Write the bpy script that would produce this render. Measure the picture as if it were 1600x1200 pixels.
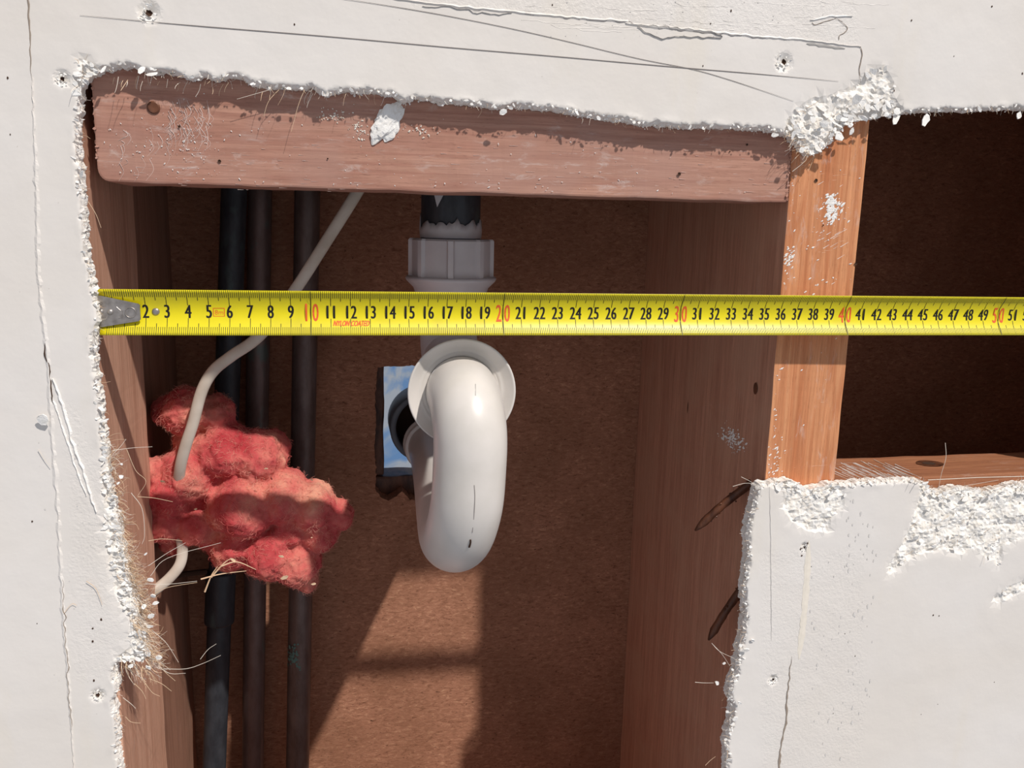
import bpy, bmesh, math, random
import numpy as np
from mathutils import Vector, Matrix, noise
from mathutils.geometry import delaunay_2d_cdt

for o in list(bpy.data.objects): bpy.data.objects.remove(o)
SC = bpy.context.scene
COL = SC.collection
random.seed(7); RNG = np.random.default_rng(7)
CM = 0.01

# ---------------------------------------------------------------- camera
YAW, PITCH, ROLL = 0.20001, -0.18765, 0.02331
CX, CY, CZ, FPX = 11.64136, -44.63356, 4.68508, 1314.52334     # centimetres, focal length in pixels of a 1600 px frame
fwd = Vector((math.sin(YAW)*math.cos(PITCH), math.cos(YAW)*math.cos(PITCH), math.sin(PITCH)))
rt = fwd.cross(Vector((0, 0, 1))).normalized(); up = rt.cross(fwd)
r2 = math.cos(ROLL)*rt + math.sin(ROLL)*up
u2 = -math.sin(ROLL)*rt + math.cos(ROLL)*up
CAMPOS = Vector((CX, CY, CZ))
cam = bpy.data.cameras.new('camera'); camo = bpy.data.objects.new('camera', cam); COL.objects.link(camo)
m = Matrix.Identity(4)
for i in range(3):
    m[i][0] = r2[i]; m[i][1] = u2[i]; m[i][2] = -fwd[i]; m[i][3] = CAMPOS[i]*CM
camo.matrix_world = m
cam.sensor_width = 36; cam.sensor_fit = 'HORIZONTAL'; cam.lens = FPX/1600*36; cam.clip_start = 0.01
SC.camera = camo

# ---------------------------------------------------------------- light
SC.view_settings.view_transform = 'Standard'; SC.view_settings.look = 'None'
SC.view_settings.exposure = 0.0; SC.view_settings.gamma = 1.0; SC.view_settings.use_curve_mapping = False
W = bpy.data.worlds.new('sky'); SC.world = W; W.use_nodes = True
W.node_tree.nodes['Background'].inputs[0].default_value = (0.86, 0.90, 1.0, 1)
W.node_tree.nodes['Background'].inputs[1].default_value = 0.42
sd = bpy.data.lights.new('sun', 'SUN'); sd.energy = 3.5; sd.angle = math.radians(1.5); sd.color = (1.0, 0.945, 0.885)
so = bpy.data.objects.new('sun', sd); COL.objects.link(so)
SUN = Vector((-0.61, 1.0, -1.385)).normalized()
so.rotation_euler = SUN.to_track_quat('-Z', 'Y').to_euler(); so.location = (0.6, -1.0, 1.4)

# ---------------------------------------------------------------- helpers
def P(x, y, Y):
    """world point (cm) at depth plane Y that lies behind photograph pixel x, y"""
    v = fwd + r2*((x-800)/FPX) + u2*(-(y-600)/FPX)
    return CAMPOS + v*((Y-CY)/v.y)
def tagobj(o, label=None, cat=None, group=None, kind=None):
    if label: o['label'] = label
    if cat: o['category'] = cat
    if group: o['group'] = group
    if kind: o['kind'] = kind
    return o
def thing(name, label, cat, loc, group=None):
    o = bpy.data.objects.new(name, None); COL.objects.link(o)
    o.location = Vector(loc)*CM; o.empty_display_size = 0.01
    return tagobj(o, label, cat, group)
def base(o):
    v = Vector((0, 0, 0))
    while o: v = v + o.location; o = o.parent
    return v/CM
def mk(name, verts, faces, mat, parent=None, smooth=False, origin=None, **kw):
    """one mesh object out of world-space centimetre vertices"""
    org = base(parent) if parent else Vector(origin if origin is not None else (0, 0, 0))
    V = np.array([tuple(v) for v in verts], dtype=float).reshape(-1, 3)
    V = (V - np.array(org))*CM
    me = bpy.data.meshes.new(name); me.from_pydata(V.tolist(), [], faces); me.update()
    me.materials.append(mat)
    if smooth:
        me.polygons.foreach_set('use_smooth', [True]*len(me.polygons))
    o = bpy.data.objects.new(name, me); COL.objects.link(o)
    if parent: o.parent = parent
    else: o.location = org*CM
    return tagobj(o, **kw)
class Bag:
    def __init__(s): s.v = []; s.f = []
    def add(s, v, f):
        n = len(s.v); s.v += [tuple(a) for a in v]; s.f += [tuple(i+n for i in q) for q in f]
    def mk(s, name, mat, parent=None, **kw): return mk(name, s.v, s.f, mat, parent, **kw)
def catmull(pts, n=8):
    P_ = [np.array(p, float) for p in pts]; P_ = [2*P_[0]-P_[1]] + P_ + [2*P_[-1]-P_[-2]]
    out = []
    for i in range(1, len(P_)-2):
        a, b, c, d = P_[i-1:i+3]
        for k in range(n):
            t = k/n; out.append(.5*((2*b)+(-a+c)*t+(2*a-5*b+4*c-d)*t*t+(-a+3*b-3*c+d)*t**3))
    out.append(P_[-2]); return out
def sweep(pts, rad, seg=16, flat=None, cap=True, ref=(0, 1, 0)):
    """tube along points; flat = (wide, thin) makes an oval section facing ref"""
    pts = [Vector(p) for p in pts]; n = len(pts); v = []; f = []; prev = None
    for i, p in enumerate(pts):
        t = (pts[min(i+1, n-1)]-pts[max(i-1, 0)]).normalized()
        if flat: s = t.cross(Vector(ref)).normalized()
        elif prev is None: s = t.orthogonal().normalized()
        else: s = (prev - t*prev.dot(t)).normalized()
        prev = s; b = t.cross(s)
        r = rad[i] if hasattr(rad, '__len__') else rad
        ra, rb = (flat[0], flat[1]) if flat else (r, r)
        for k in range(seg):
            a = 2*math.pi*k/seg; v.append(p + s*(ra*math.cos(a)) + b*(rb*math.sin(a)))
    for i in range(n-1):
        for k in range(seg):
            k2 = (k+1) % seg; f.append((i*seg+k, i*seg+k2, (i+1)*seg+k2, (i+1)*seg+k))
    if cap: f.append(tuple(range(seg-1, -1, -1))); f.append(tuple((n-1)*seg+k for k in range(seg)))
    return v, f
def lathe(prof, org, axis, seg=48):
    """profile of (radius, height) revolved about axis through org"""
    ax = Vector(axis).normalized(); s = ax.orthogonal().normalized(); b = ax.cross(s); v = []; f = []
    for r, h in prof:
        for k in range(seg):
            a = 2*math.pi*k/seg; v.append(Vector(org)+ax*h+s*(r*math.cos(a))+b*(r*math.sin(a)))
    for i in range(len(prof)-1):
        for k in range(seg):
            k2 = (k+1) % seg; f.append((i*seg+k, i*seg+k2, (i+1)*seg+k2, (i+1)*seg+k))
    return v, f
def inside(px, py, poly):
    px = np.asarray(px, float); py = np.asarray(py, float); r = np.zeros(px.shape, bool); n = len(poly)
    for i in range(n):
        x1, y1 = poly[i]; x2, y2 = poly[(i+1) % n]
        if y1 == y2: continue
        r ^= ((y1 > py) != (y2 > py)) & (px < (x2-x1)*(py-y1)/(y2-y1)+x1)
    return r
def dist_poly(px, py, poly):
    d = np.full(px.shape, 1e9); n = len(poly)
    for i in range(n):
        x1, y1 = poly[i]; x2, y2 = poly[(i+1) % n]; dx, dy = x2-x1, y2-y1; L = dx*dx+dy*dy+1e-12
        t = np.clip(((px-x1)*dx+(py-y1)*dy)/L, 0, 1)
        d = np.minimum(d, (px-x1-t*dx)**2+(py-y1-t*dy)**2)
    return np.sqrt(d)
def rnd(a, b): return random.uniform(a, b)

# ---------------------------------------------------------------- materials
class NT:
    def __init__(s, name, rough=0.6, spec=0.4):
        s.m = bpy.data.materials.new(name); s.m.use_nodes = True; s.n = s.m.node_tree.nodes; s.l = s.m.node_tree.links
        s.b = s.n['Principled BSDF']; s.b.inputs['Roughness'].default_value = rough; s.b.inputs['Specular IOR Level'].default_value = spec
    def coords(s, sc):
        tc = s.n.new('ShaderNodeTexCoord'); mp = s.n.new('ShaderNodeMapping'); s.l.new(tc.outputs['Object'], mp.inputs[0])
        mp.inputs['Scale'].default_value = [100*v for v in sc]; return mp.outputs[0]
    def noise(s, sc, detail=3, rough=.5, dist=0):
        t = s.n.new('ShaderNodeTexNoise'); t.inputs['Scale'].default_value = 1; t.inputs['Detail'].default_value = detail
        t.inputs['Roughness'].default_value = rough; t.inputs['Distortion'].default_value = dist
        s.l.new(s.coords(sc), t.inputs['Vector']); return t.outputs['Fac']
    def ramp(s, fac, stops):
        r = s.n.new('ShaderNodeValToRGB'); e = r.color_ramp.elements
        while len(e) < len(stops): e.new(0.5)
        for k, (p, c) in enumerate(stops):
            e[k].position = p; e[k].color = (c[0], c[1], c[2], 1) if hasattr(c, '__len__') else (c, c, c, 1)
        s.l.new(fac, r.inputs[0]); return r.outputs[0]
    def mix(s, fac, a, b, mode='MIX'):
        x = s.n.new('ShaderNodeMix'); x.data_type = 'RGBA'; x.blend_type = mode
        for inp, v in ((x.inputs[0], fac), (x.inputs[6], a), (x.inputs[7], b)):
            if hasattr(v, 'is_linked'): s.l.new(v, inp)
            elif hasattr(v, '__len__'): inp.default_value = (v[0], v[1], v[2], 1)
            else: inp.default_value = v
        return x.outputs[2]
    def attr(s, name):
        a = s.n.new('ShaderNodeAttribute'); a.attribute_name = name; return a.outputs['Fac']
    def color(s, c): s.l.new(c, s.b.inputs['Base Color'])
    def bump(s, h, dist, strength=1.0, prev=None):
        b = s.n.new('ShaderNodeBump'); b.inputs['Distance'].default_value = dist*CM; b.inputs['Strength'].default_value = strength
        s.l.new(h, b.inputs['Height'])
        if prev: s.l.new(prev, b.inputs['Normal'])
        s.l.new(b.outputs[0], s.b.inputs['Normal']); return b.outputs[0]
def flat(name, c, rough=.6, spec=.4, metal=0):
    t = NT(name, rough, spec); t.b.inputs['Base Color'].default_value = (*c, 1); t.b.inputs['Metallic'].default_value = metal
    f = t.noise((3, 3, 3), 4); t.color(t.mix(f, [v*.86 for v in c], [min(1, v*1.1) for v in c])); return t.m
def wood(name, light, dark, axis, dust=0.0, bands=1.0, ringsharp=.12, blotch=None, rough=.7):
    t = NT(name, rough, .25)
    def sc(a, l): return tuple(l if i == axis else a for i in range(3))
    band = t.noise(sc(.75*bands, .03), 2, .5, .3); fine = t.noise(sc(9, .35), 4, .6); pores = t.noise(sc(30, 1.6), 3, .6)
    b = t.ramp(band, [(.5-ringsharp*2, 0.0), (.5-ringsharp*.4, .75), (.5, .25), (.5+ringsharp*.7, .95), (.5+ringsharp*2, .4)])
    c = t.mix(b, dark, light)
    c = t.mix(t.ramp(fine, [(.3, 0), (.7, 1)]), t.mix(1, c, (.74, .72, .70), 'MULTIPLY'), c)
    c = t.mix(t.ramp(pores, [(.28, .7), (.40, 0)]), c, [v*.45 for v in dark])
    if blotch: c = t.mix(t.ramp(t.noise((.28, .28, .28), 3), [(.45, 0), (.65, .55)]), c, blotch)
    if dust:
        d = t.noise(sc(2.2, .6), 6, .72, .6); d2 = t.noise((.35, .35, .35), 3)
        k = t.mix(1, t.ramp(d, [(.54, 0), (.72, dust)]), t.ramp(d2, [(.42, 0), (.6, 1)]), 'MULTIPLY')
        c = t.mix(k, c, (.72, .64, .60))
    t.color(c); t.bump(fine, .02, .5); return t.m

def paint_mat():
    t = NT('painted_wall', .55, 1.0)
    blot = t.noise((.10, .10, .10), 4, .55); yel = t.noise((.28, .28, .07), 4, .6)
    c = t.mix(t.ramp(blot, [(.35, 0), (.65, 1)]), (.755, .705, .65), (.79, .75, .71))
    c = t.mix(t.ramp(yel, [(.58, 0), (.75, .45)]), c, (.76, .69, .58))
    speck = t.noise((4.5, 4.5, 4.5), 2, .5)
    c = t.mix(t.ramp(speck, [(.215, .5), (.25, 0)]), c, (.42, .37, .33))
    torn = t.attr('torn'); raw = t.noise((3.2, 3.2, 3.2), 5, .65)
    rc = t.ramp(raw, [(.3, (.74, .67, .58)), (.48, (.85, .81, .75)), (.65, (.90, .88, .85))])
    t.color(t.mix(torn, c, rc))
    t.l.new(t.ramp(torn, [(0, .55), (1, .9)]), t.b.inputs['Roughness'])
    h1 = t.noise((.8, .8, .8), 3); h2 = t.noise((6, 6, 6), 4, .6); n = t.bump(h1, .08, .35)
    t.bump(t.mix(t.attr('rough'), t.mix(.07, (.5, .5, .5), h2), h2), .05, .8, n); return t.m
def raw_plaster(name, lo, mid, hi):
    t = NT(name, .9, .15); t.color(t.ramp(t.noise((3, 3, 3), 4, .6), [(.3, lo), (.5, mid), (.7, hi)]))
    t.bump(t.noise((12, 12, 12), 4), .04, .6); return t.m
def board_mat():
    t = NT('fibreboard', .85, .15)
    a = t.noise((1.7, 1.7, 4.2), 5, .74, .8); g = t.noise((.25, .25, .25), 3); sp = t.noise((3.6, 3.6, 9), 3, .5)
    c = t.ramp(a, [(.30, (.19, .080, .048)), (.44, (.35, .165, .10)), (.56, (.42, .20, .125)), (.70, (.60, .34, .205))])
    c = t.mix(t.ramp(g, [(.35, .35), (.65, 0)]), c, (.19, .085, .045))
    c = t.mix(t.ramp(sp, [(.27, .85), (.33, 0)]), c, (.06, .025, .015))
    t.color(c); t.bump(a, .06, .7); return t.m
def plastic(name, c, c2, rough=.32):
    t = NT(name, rough, .5); t.color(t.mix(t.ramp(t.noise((.5, .5, .5), 4), [(.4, 0), (.68, 1)]), c, c2)); t.bump(t.noise((1.5, 1.5, .6), 3), .01, .3)
    t.b.inputs['Subsurface Weight'].default_value = 0.0; return t.m
def pipe_mat(name, a, b, stain=None, metal=.55):
    t = NT(name, .45, .4); t.b.inputs['Metallic'].default_value = metal
    c = t.mix(t.ramp(t.noise((1.4, 1.4, .5), 5, .65), [(.38, 0), (.62, 1)]), a, b)
    if stain: c = t.mix(t.ramp(t.noise((.8, .8, .35), 3), [(.62, 0), (.70, .8)]), c, stain)
    t.color(c); return t.m
M = dict(
    wall=paint_mat(), crack2=flat('hairline_shadow', (.33, .27, .22), .9, .1), scuff=flat('grey_scuff', (.69, .665, .64), .7, .2), raw=raw_plaster('raw_plaster', (.60, .49, .38), (.78, .71, .62), (.88, .85, .80)),
    chip=raw_plaster('plaster_chip', (.80, .765, .71), (.86, .84, .81), (.91, .90, .88)),
    board=board_mat(),
    nog=wood('aged_pine', (.56, .305, .225), (.40, .185, .135), 0, dust=.55, bands=1.3, blotch=(.43, .25, .20)),
    stud=wood('fresh_pine', (.80, .375, .185), (.56, .20, .085), 2, dust=.45, bands=1.5, ringsharp=.09),
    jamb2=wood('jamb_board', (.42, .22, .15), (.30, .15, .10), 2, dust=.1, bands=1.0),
    jamb=wood('jamb_pine', (.76, .44, .31), (.58, .30, .20), 2, dust=.15, bands=1.0),
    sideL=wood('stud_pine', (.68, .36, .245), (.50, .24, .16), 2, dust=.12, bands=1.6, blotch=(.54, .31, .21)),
    lownog=wood('lower_pine', (.44, .19, .095), (.30, .115, .06), 0, dust=.25, bands=1.2),
    white=plastic('white_plastic', (.71, .665, .62), (.65, .61, .56)),
    white2=plastic('white_plastic_nut', (.72, .68, .69), (.64, .60, .61), .4),
    grey=plastic('grey_plastic', (.13, .145, .165), (.10, .11, .13), .5),
    darkpipe=pipe_mat('dark_pipe', (.030, .033, .040), (.05, .055, .065), (.06, .09, .09), .2),
    pipeB=pipe_mat('brown_copper', (.13, .085, .075), (.17, .12, .11), (.10, .13, .12), .4),
    pipeC=pipe_mat('tarnished_copper', (.12, .085, .075), (.17, .13, .12), None, .4),
    cable=plastic('cable_sheath', (.62, .555, .48), (.46, .39, .32), .5),
    black=flat('black_print', (.012, .010, .008), .5), red=flat('red_print', (.80, .12, .03), .5),
    orange=flat('orange_print', (.82, .15, .02), .5), steel=None,
    pencil=flat('pencil', (.28, .25, .235), .7, .2), crack=flat('crack_shadowed_gap', (.07, .04, .028), .95, .05),
    rust=pipe_mat('rust', (.06, .022, .012), (.16, .06, .03), None, .1), fibre=flat('plaster_hair', (.74, .54, .36), .6, .3),
    pale=flat('pale_hair', (.80, .72, .62), .6, .3), stain=flat('yellowed_filler', (.82, .755, .66), .6, .3), grey_line=flat('groove_grey', (.42, .40, .38), .8),
    pink=None, tape=None, blue=None)
t = NT('worn_steel', .38, .5); t.b.inputs['Metallic'].default_value = .75
t.color(t.ramp(t.noise((3, 3, 3), 4), [(.3, (.30, .27, .25)), (.7, (.50, .46, .43))])); t.bump(t.noise((10, 10, 10), 3), .01, .4); M['steel'] = t.m
t = NT('yellow_tape', .38, .5); t.color(t.mix(t.ramp(t.noise((.6, .6, .6), 5), [(.5, 0), (.75, .5)]), (.80, .68, .006), (.60, .51, .018))); M['tape'] = t.m
t = NT('glass_wool', .95, .05)
c = t.ramp(t.noise((.30, .30, .30), 5, .6), [(.3, (.40, .035, .045)), (.44, (.56, .10, .10)), (.57, (.66, .20, .16)), (.70, (.74, .36, .25))])
t.color(c); t.bump(t.noise((3.5, 3.5, 3.5), 6, .72), .12, .7)
t.b.inputs['Subsurface Weight'].default_value = .2; t.b.inputs['Subsurface Radius'].default_value = (1, .35, .3); t.b.inputs['Subsurface Scale'].default_value = .004
M['pink'] = t.m
t = NT('wool_fibre', .9, .1); t.color(t.ramp(t.noise((.5, .5, .5), 3), [(.35, (.60, .13, .12)), (.65, (.80, .42, .32))])); M['wool_fibre'] = t.m
t = NT('blue_sheet', .7, .2); t.b.inputs['Base Color'].default_value = (.30, .52, .85, 1)
cc = t.ramp(t.noise((.35, .35, .35), 3, .5, .8), [(.38, (.34, .60, .98)), (.48, (.62, .78, .98)), (.55, (.90, .94, .96))]); t.color(cc)
tr = t.n.new('ShaderNodeBsdfTranslucent'); t.l.new(cc, tr.inputs[0]); ms = t.n.new('ShaderNodeMixShader'); ms.inputs[0].default_value = .92
t.l.new(t.b.outputs[0], ms.inputs[1]); t.l.new(tr.outputs[0], ms.inputs[2]); t.l.new(ms.outputs[0], t.n['Material Output'].inputs[0]); M['blue'] = t.m

# ---------------------------------------------------------------- the wall with its sawn holes
XS, XR1, XR2 = -0.45, 36.34, 40.96           # stud faces (cm)
YB = 22.4                                    # back board
ZN, ZN2, ZL = 6.24, 12.2, -10.24
YW = -0.9                                    # face of the wall lining
OX0, OX1, OZ0, OZ1 = -26, 82, -58, 42
out_px = [(150,116),(158,108),(166,110),(180,104),(192,106),(203,101),(215,108),(235,114),(250,115),(262,113),(272,118),(300,121),(322,120),(340,125),(356,119),(372,122),(386,128),(400,134),
 (420,136),(440,137),(460,138),(480,137),(500,142),(510,149),(520,144),(540,142),(560,145),(580,143),(600,147),(620,152),(635,158),(650,156),(670,155),(690,160),(720,161),(750,165),(770,167),(785,171),(800,166),
 (830,168),(860,171),(890,177),(920,181),(950,187),(980,190),(1010,195),(1040,197),(1080,199),(1120,199),(1160,201),(1200,203),(1215,206),(1235,210),(1246,220),(1256,232),(1268,243),(1277,240),(1290,229),(1304,216),(1318,203),(1325,192),
 (1336,189),(1350,188),(1362,186),(1375,183),(1400,178),(1440,174),(1480,172),(1510,174),(1530,171),(1560,171),(1600,170),(1680,168),(1760,166),
 (1750,450),(1735,750),(1660,756),(1600,757),(1590,756),(1570,765),(1545,768),(1520,766),(1500,762),(1480,768),(1465,768),(1455,765),(1450,757),(1443,751),(1420,751),(1380,752),(1340,754),(1320,756),
 (1305,757),(1290,760),(1275,765),(1262,763),(1250,756),(1235,752),(1220,753),(1205,756),(1192,757),(1185,762),(1182,775),(1178,790),(1175,800),(1172,815),(1168,835),(1170,850),(1168,880),(1165,905),(1163,930),(1166,960),
 (1165,975),(1160,1000),(1155,1030),(1150,1055),(1143,1070),(1140,1090),(1146,1110),(1142,1130),(1137,1150),(1135,1170),(1138,1190),(1136,1205),(1128,1330),(1120,1480),
 (210,1500),(194,1300),(188,1200),(183,1180),(184,1150),(181,1130),(180,1110),(176,1098),(184,1080),(182,1065),(180,1050),(182,1038),(200,1034),(222,1038),(230,1020),(224,985),(214,950),(204,915),(197,880),(190,850),
 (183,810),(175,780),(170,750),(165,700),(160,660),(155,620),(150,580),(147,550),(150,530),(155,500),(152,470),(144,440),(138,410),(134,380),(131,340),(128,300),(124,260),(122,225),(120,200),(122,165),(124,145),(130,128),(140,120)]
torn_px = [
 [(1222,215),(1232,180),(1250,165),(1268,150),(1290,150),(1318,138),(1340,130),(1352,112),(1384,100),(1398,128),(1396,150),(1412,168),(1406,188),(1325,205),(1270,252)],
 [(1186,750),(1226,770),(1222,795),(1236,815),(1262,832),(1296,832),(1302,812),(1320,795),(1322,772),(1312,748)],
 [(1440,745),(1432,790),(1422,815),(1412,845),(1393,872),(1384,902),(1402,895),(1428,872),(1450,865),(1480,860),(1500,868),(1522,860),(1562,888),(1570,855),(1592,845),(1660,830),(1720,740)],
 [(1550,938),(1575,916),(1600,905),(1650,890),(1650,905),(1600,926),(1560,946)],
 [(158,690),(160,760),(160,800),(164,850),(168,880),(176,930),(192,955),(205,980),(202,1008),(178,1030),(240,1060),(250,900),(200,700)],
 [(118,90),(132,88),(158,112),(150,140),(118,150)]]
rough_px = [[(560,0),(1340,0),(1345,75),(1180,58),(980,34),(760,16)], [(1190,860),(1350,860),(1350,1200),(1190,1200)], [(100,600),(170,760),(190,1060),(120,1060)]]
def W2(p): q = P(p[0], p[1], YW); return (q.x, q.z)
# refine the outline into a ragged saw cut
rag = []
for i in range(len(out_px)):
    a = np.array(W2(out_px[i])); b = np.array(W2(out_px[(i+1) % len(out_px)])); L = np.linalg.norm(b-a)
    n = max(1, int(L/0.085)); nr = np.array([-(b-a)[1], (b-a)[0]])/(L+1e-9)
    for k in range(n):
        p = a+(b-a)*k/n; v = Vector((p[0]*2.2, p[1]*2.2, 0)); v3 = Vector((p[0]*9, p[1]*9, 5))
        rag.append(tuple(p+nr*(noise.noise(v)*.10+noise.noise(v3)*.10)))
hole = [tuple(map(float, p)) for p in rag]
tornW = [[W2(p) for p in q] for q in torn_px]; roughW = [[W2(p) for p in q] for q in rough_px]
def grid(x0, x1, z0, z1, s, j=.3):
    X, Z = np.meshgrid(np.arange(x0, x1, s), np.arange(z0, z1, s)); X = X.ravel(); Z = Z.ravel()
    return X+RNG.uniform(-j, j, X.shape)*s, Z+RNG.uniform(-j, j, Z.shape)*s
holec = hole[::4]
gx, gz = grid(-7.5, 59, -32, 19.5, .13)
dd = np.full(gx.shape, 99.)
for c in range(0, len(holec)-1):       # cheap vertex distance is enough to pick the fine band
    dd = np.minimum(dd, np.abs(gx-holec[c][0])+np.abs(gz-holec[c][1]))
tn = np.zeros(gx.shape, bool)
for q in tornW: tn |= inside(gx, gz, q)
sm = np.zeros(gx.shape, bool)
for (sx, sy) in [(233, 20), (97, 123), (1225, 97), (153, 1086), (1208, 1062), (1257, 855)]:
    q = P(sx, sy, YW); sm |= np.hypot(gx-q.x, gz-q.z) < .8
keep = ((dd < .6) | tn | sm) & ~inside(gx, gz, hole)
fx, fz = gx[keep], gz[keep]
cx_, cz_ = grid(-8, 60, -33, 20, .42); ox_, oz_ = grid(OX0+1, OX1-1, OZ0+1, OZ1-1, 2.5)
inn = (ox_ > -8) & (ox_ < 60) & (oz_ > -33) & (oz_ < 20); ox_, oz_ = ox_[~inn], oz_[~inn]
ax = np.concatenate([fx, cx_, ox_]); az = np.concatenate([fz, cz_, oz_])
k = np.ones(len(ax), bool); k[len(fx):] = ~inside(ax[len(fx):], az[len(fx):], hole); ax, az = ax[k], az[k]
dh = np.full(ax.shape, 9.); near = np.zeros(ax.shape, bool)
dv = np.full(ax.shape, 99.)
for h in holec: dv = np.minimum(dv, np.abs(ax-h[0])+np.abs(az-h[1]))
near = dv < 2.0; dh[near] = dist_poly(ax[near], az[near], hole[::2])
k = dh > .05; ax, az, dh = ax[k], az[k], dh[k]
NB = len(hole); outer = [(OX0, OZ0), (OX1, OZ0), (OX1, OZ1), (OX0, OZ1)]
pts = [Vector(p) for p in hole]+[Vector(p) for p in outer]+[Vector((a, b)) for a, b in zip(ax.tolist(), az.tolist())]
edges = [(i, (i+1) % NB) for i in range(NB)]+[(NB+i, NB+(i+1) % 4) for i in range(4)]
rv, re_, rf, ov, _, _ = delaunay_2d_cdt(pts, edges, [], 0, 1e-5)
rv = np.array([(v.x, v.y) for v in rv]); tri = np.array([list(f)[:3] for f in rf if len(f) == 3])
cen = rv[tri].mean(axis=1); tri = tri[~inside(cen[:, 0], cen[:, 1], hole)]
vx, vz = rv[:, 0], rv[:, 1]
dv = np.full(vx.shape, 99.)
for h in holec: dv = np.minimum(dv, np.abs(vx-h[0])+np.abs(vz-h[1]))
near = dv < 2.0; dh = np.full(vx.shape, 9.); dh[near] = dist_poly(vx[near], vz[near], hole[::2])
torn = np.zeros(vx.shape); rg = np.zeros(vx.shape)
for q in tornW:
    bb = (vx > min(p[0] for p in q)-1) & (vx < max(p[0] for p in q)+1) & (vz > min(p[1] for p in q)-1) & (vz < max(p[1] for p in q)+1)
    ins = inside(vx[bb], vz[bb], q); d = dist_poly(vx[bb], vz[bb], q); torn[bb] = np.maximum(torn[bb], np.where(ins, np.clip(d/.18, .25, 1), 0))
for q in roughW: rg[inside(vx, vz, q)] = .8
yy = np.full(vx.shape, YW)
for i in range(len(vx)):
    x, z = float(vx[i]), float(vz[i]); v = Vector((x, z, 0))
    y = noise.noise(v*.18)*.05 + noise.noise(v*.9)*.012
    if rg[i]: y += noise.noise(v*3.5)*.018
    e = dh[i]
    eb = .11+.12*noise.noise(v*1.3)                      # width of the broken rim
    if e < .6 and torn[i] == 0:
        s = max(0, 1-e/max(eb, .05))
        if s > 0: torn[i] = min(1, s*1.4); y += s*.05+noise.noise(v*6)*.08*s
        y -= .05*max(0, 1-abs(e-.25)/.25)*max(0, noise.noise(v*1.1+Vector((9, 0, 0)))+.1)   # lifted paint lip
    if torn[i] > 0 and e >= 0:
        s = torn[i]; y += s*(.08+.20*noise.noise(v*1.3)+.13*abs(noise.noise(v*2.8))+.06*noise.noise(v*6)+.04*abs(noise.noise(v*11)))
        if e < .35: y += s*.1
    yy[i] += y
# screw holes dished into the lining
SCREWS = [(233, 20, .30), (97, 123, .22), (1225, 97, .30), (153, 1086, .22), (1208, 1062, .20), (1257, 855, .16)]
for (sx, sy, r) in SCREWS:
    q = P(sx, sy, YW); d = np.hypot(vx-q.x, vz-q.z); yy += np.where(d < r*1.8, .25*(1-d/(r*1.8)), 0); torn = np.maximum(torn, np.clip(1.3-d/r*.6, 0, .8))
V = [(float(a), float(b), float(c)) for a, b, c in zip(vx, yy, vz)]; F = [tuple(map(int, q)) for q in tri]
# orientation: face the viewer (-Y)
F = [(a, b, c) if ((vx[b]-vx[a])*(vz[c]-vz[a])-(vz[b]-vz[a])*(vx[c]-vx[a])) > 0 else (a, c, b) for a, b, c in F]
idx = {}
for new, olds in enumerate(ov):
    for o_ in olds: idx[o_] = new
nfront = len(V); ntorn = list(torn)
cen0 = np.array(hole)
for lev, (yl, am) in enumerate([(-.62, .14), (-.32, .14), (-.03, .05)]):
    for i, (x, z) in enumerate(hole):
        px_, pz_ = hole[i-1]; nx_, nz_ = hole[(i+1) % NB]; tx, tz = nx_-px_, nz_-pz_; L = math.hypot(tx, tz)+1e-9
        n_ = noise.noise(Vector((x*4, z*4, lev*3.3)))*am + am*.3
        V.append((x-tz/L*n_, yl+noise.noise(Vector((x*5, z*5, 7+lev)))*.06*(lev < 2), z+tx/L*n_)); ntorn.append(1.0)
for i in range(NB):
    j = (i+1) % NB; a, b = idx[i], idx[j]; F.append((a, b, nfront+j, nfront+i))
    for l in range(2): F.append((nfront+l*NB+i, nfront+l*NB+j, nfront+(l+1)*NB+j, nfront+(l+1)*NB+i))
wall = mk('wall_front', V, F, M['wall'], smooth=False, kind='structure', label='white painted wall lining with two ragged sawn openings')
at_ = wall.data.attributes.new('torn', 'FLOAT', 'POINT'); at_.data.foreach_set('value', [float(v) for v in ntorn])
at_ = wall.data.attributes.new('rough', 'FLOAT', 'POINT'); at_.data.foreach_set('value', list(map(float, rg))+[0.5]*(3*NB))
wall.data.polygons.foreach_set('use_smooth', [i < len(tri) and max(torn[t] for t in tri[i]) < .2 for i in range(len(F))])

# --- crumbs, chips, hairs along the cuts
def rock(bag, c, s, el=1.0, squash=.55):
    """small broken crumb: squashed octahedron turned at random"""
    R = Matrix.Rotation(rnd(0, 6.3), 3, Vector((rnd(-1, 1), rnd(-1, 1), rnd(-1, 1))).normalized())
    dirs = [(1, 0, 0), (-1, 0, 0), (0, 1, 0), (0, -1, 0), (0, 0, 1), (0, 0, -1)]; sc = (s*rnd(.6, 1.2)*el, s*rnd(.5, 1), s*rnd(.4, .9))
    v = [R @ Vector((d[0]*sc[0]*rnd(.7, 1.2), d[1]*sc[1]*rnd(.7, 1.2), d[2]*sc[2]*rnd(.7, 1.2))) for d in dirs]; v = [Vector(c)+Vector((a.x, a.y*squash, a.z)) for a in v]
    bag.add(v, [(0, 2, 4), (2, 1, 4), (1, 3, 4), (3, 0, 4), (2, 0, 5), (1, 2, 5), (3, 1, 5), (0, 3, 5)])
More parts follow.
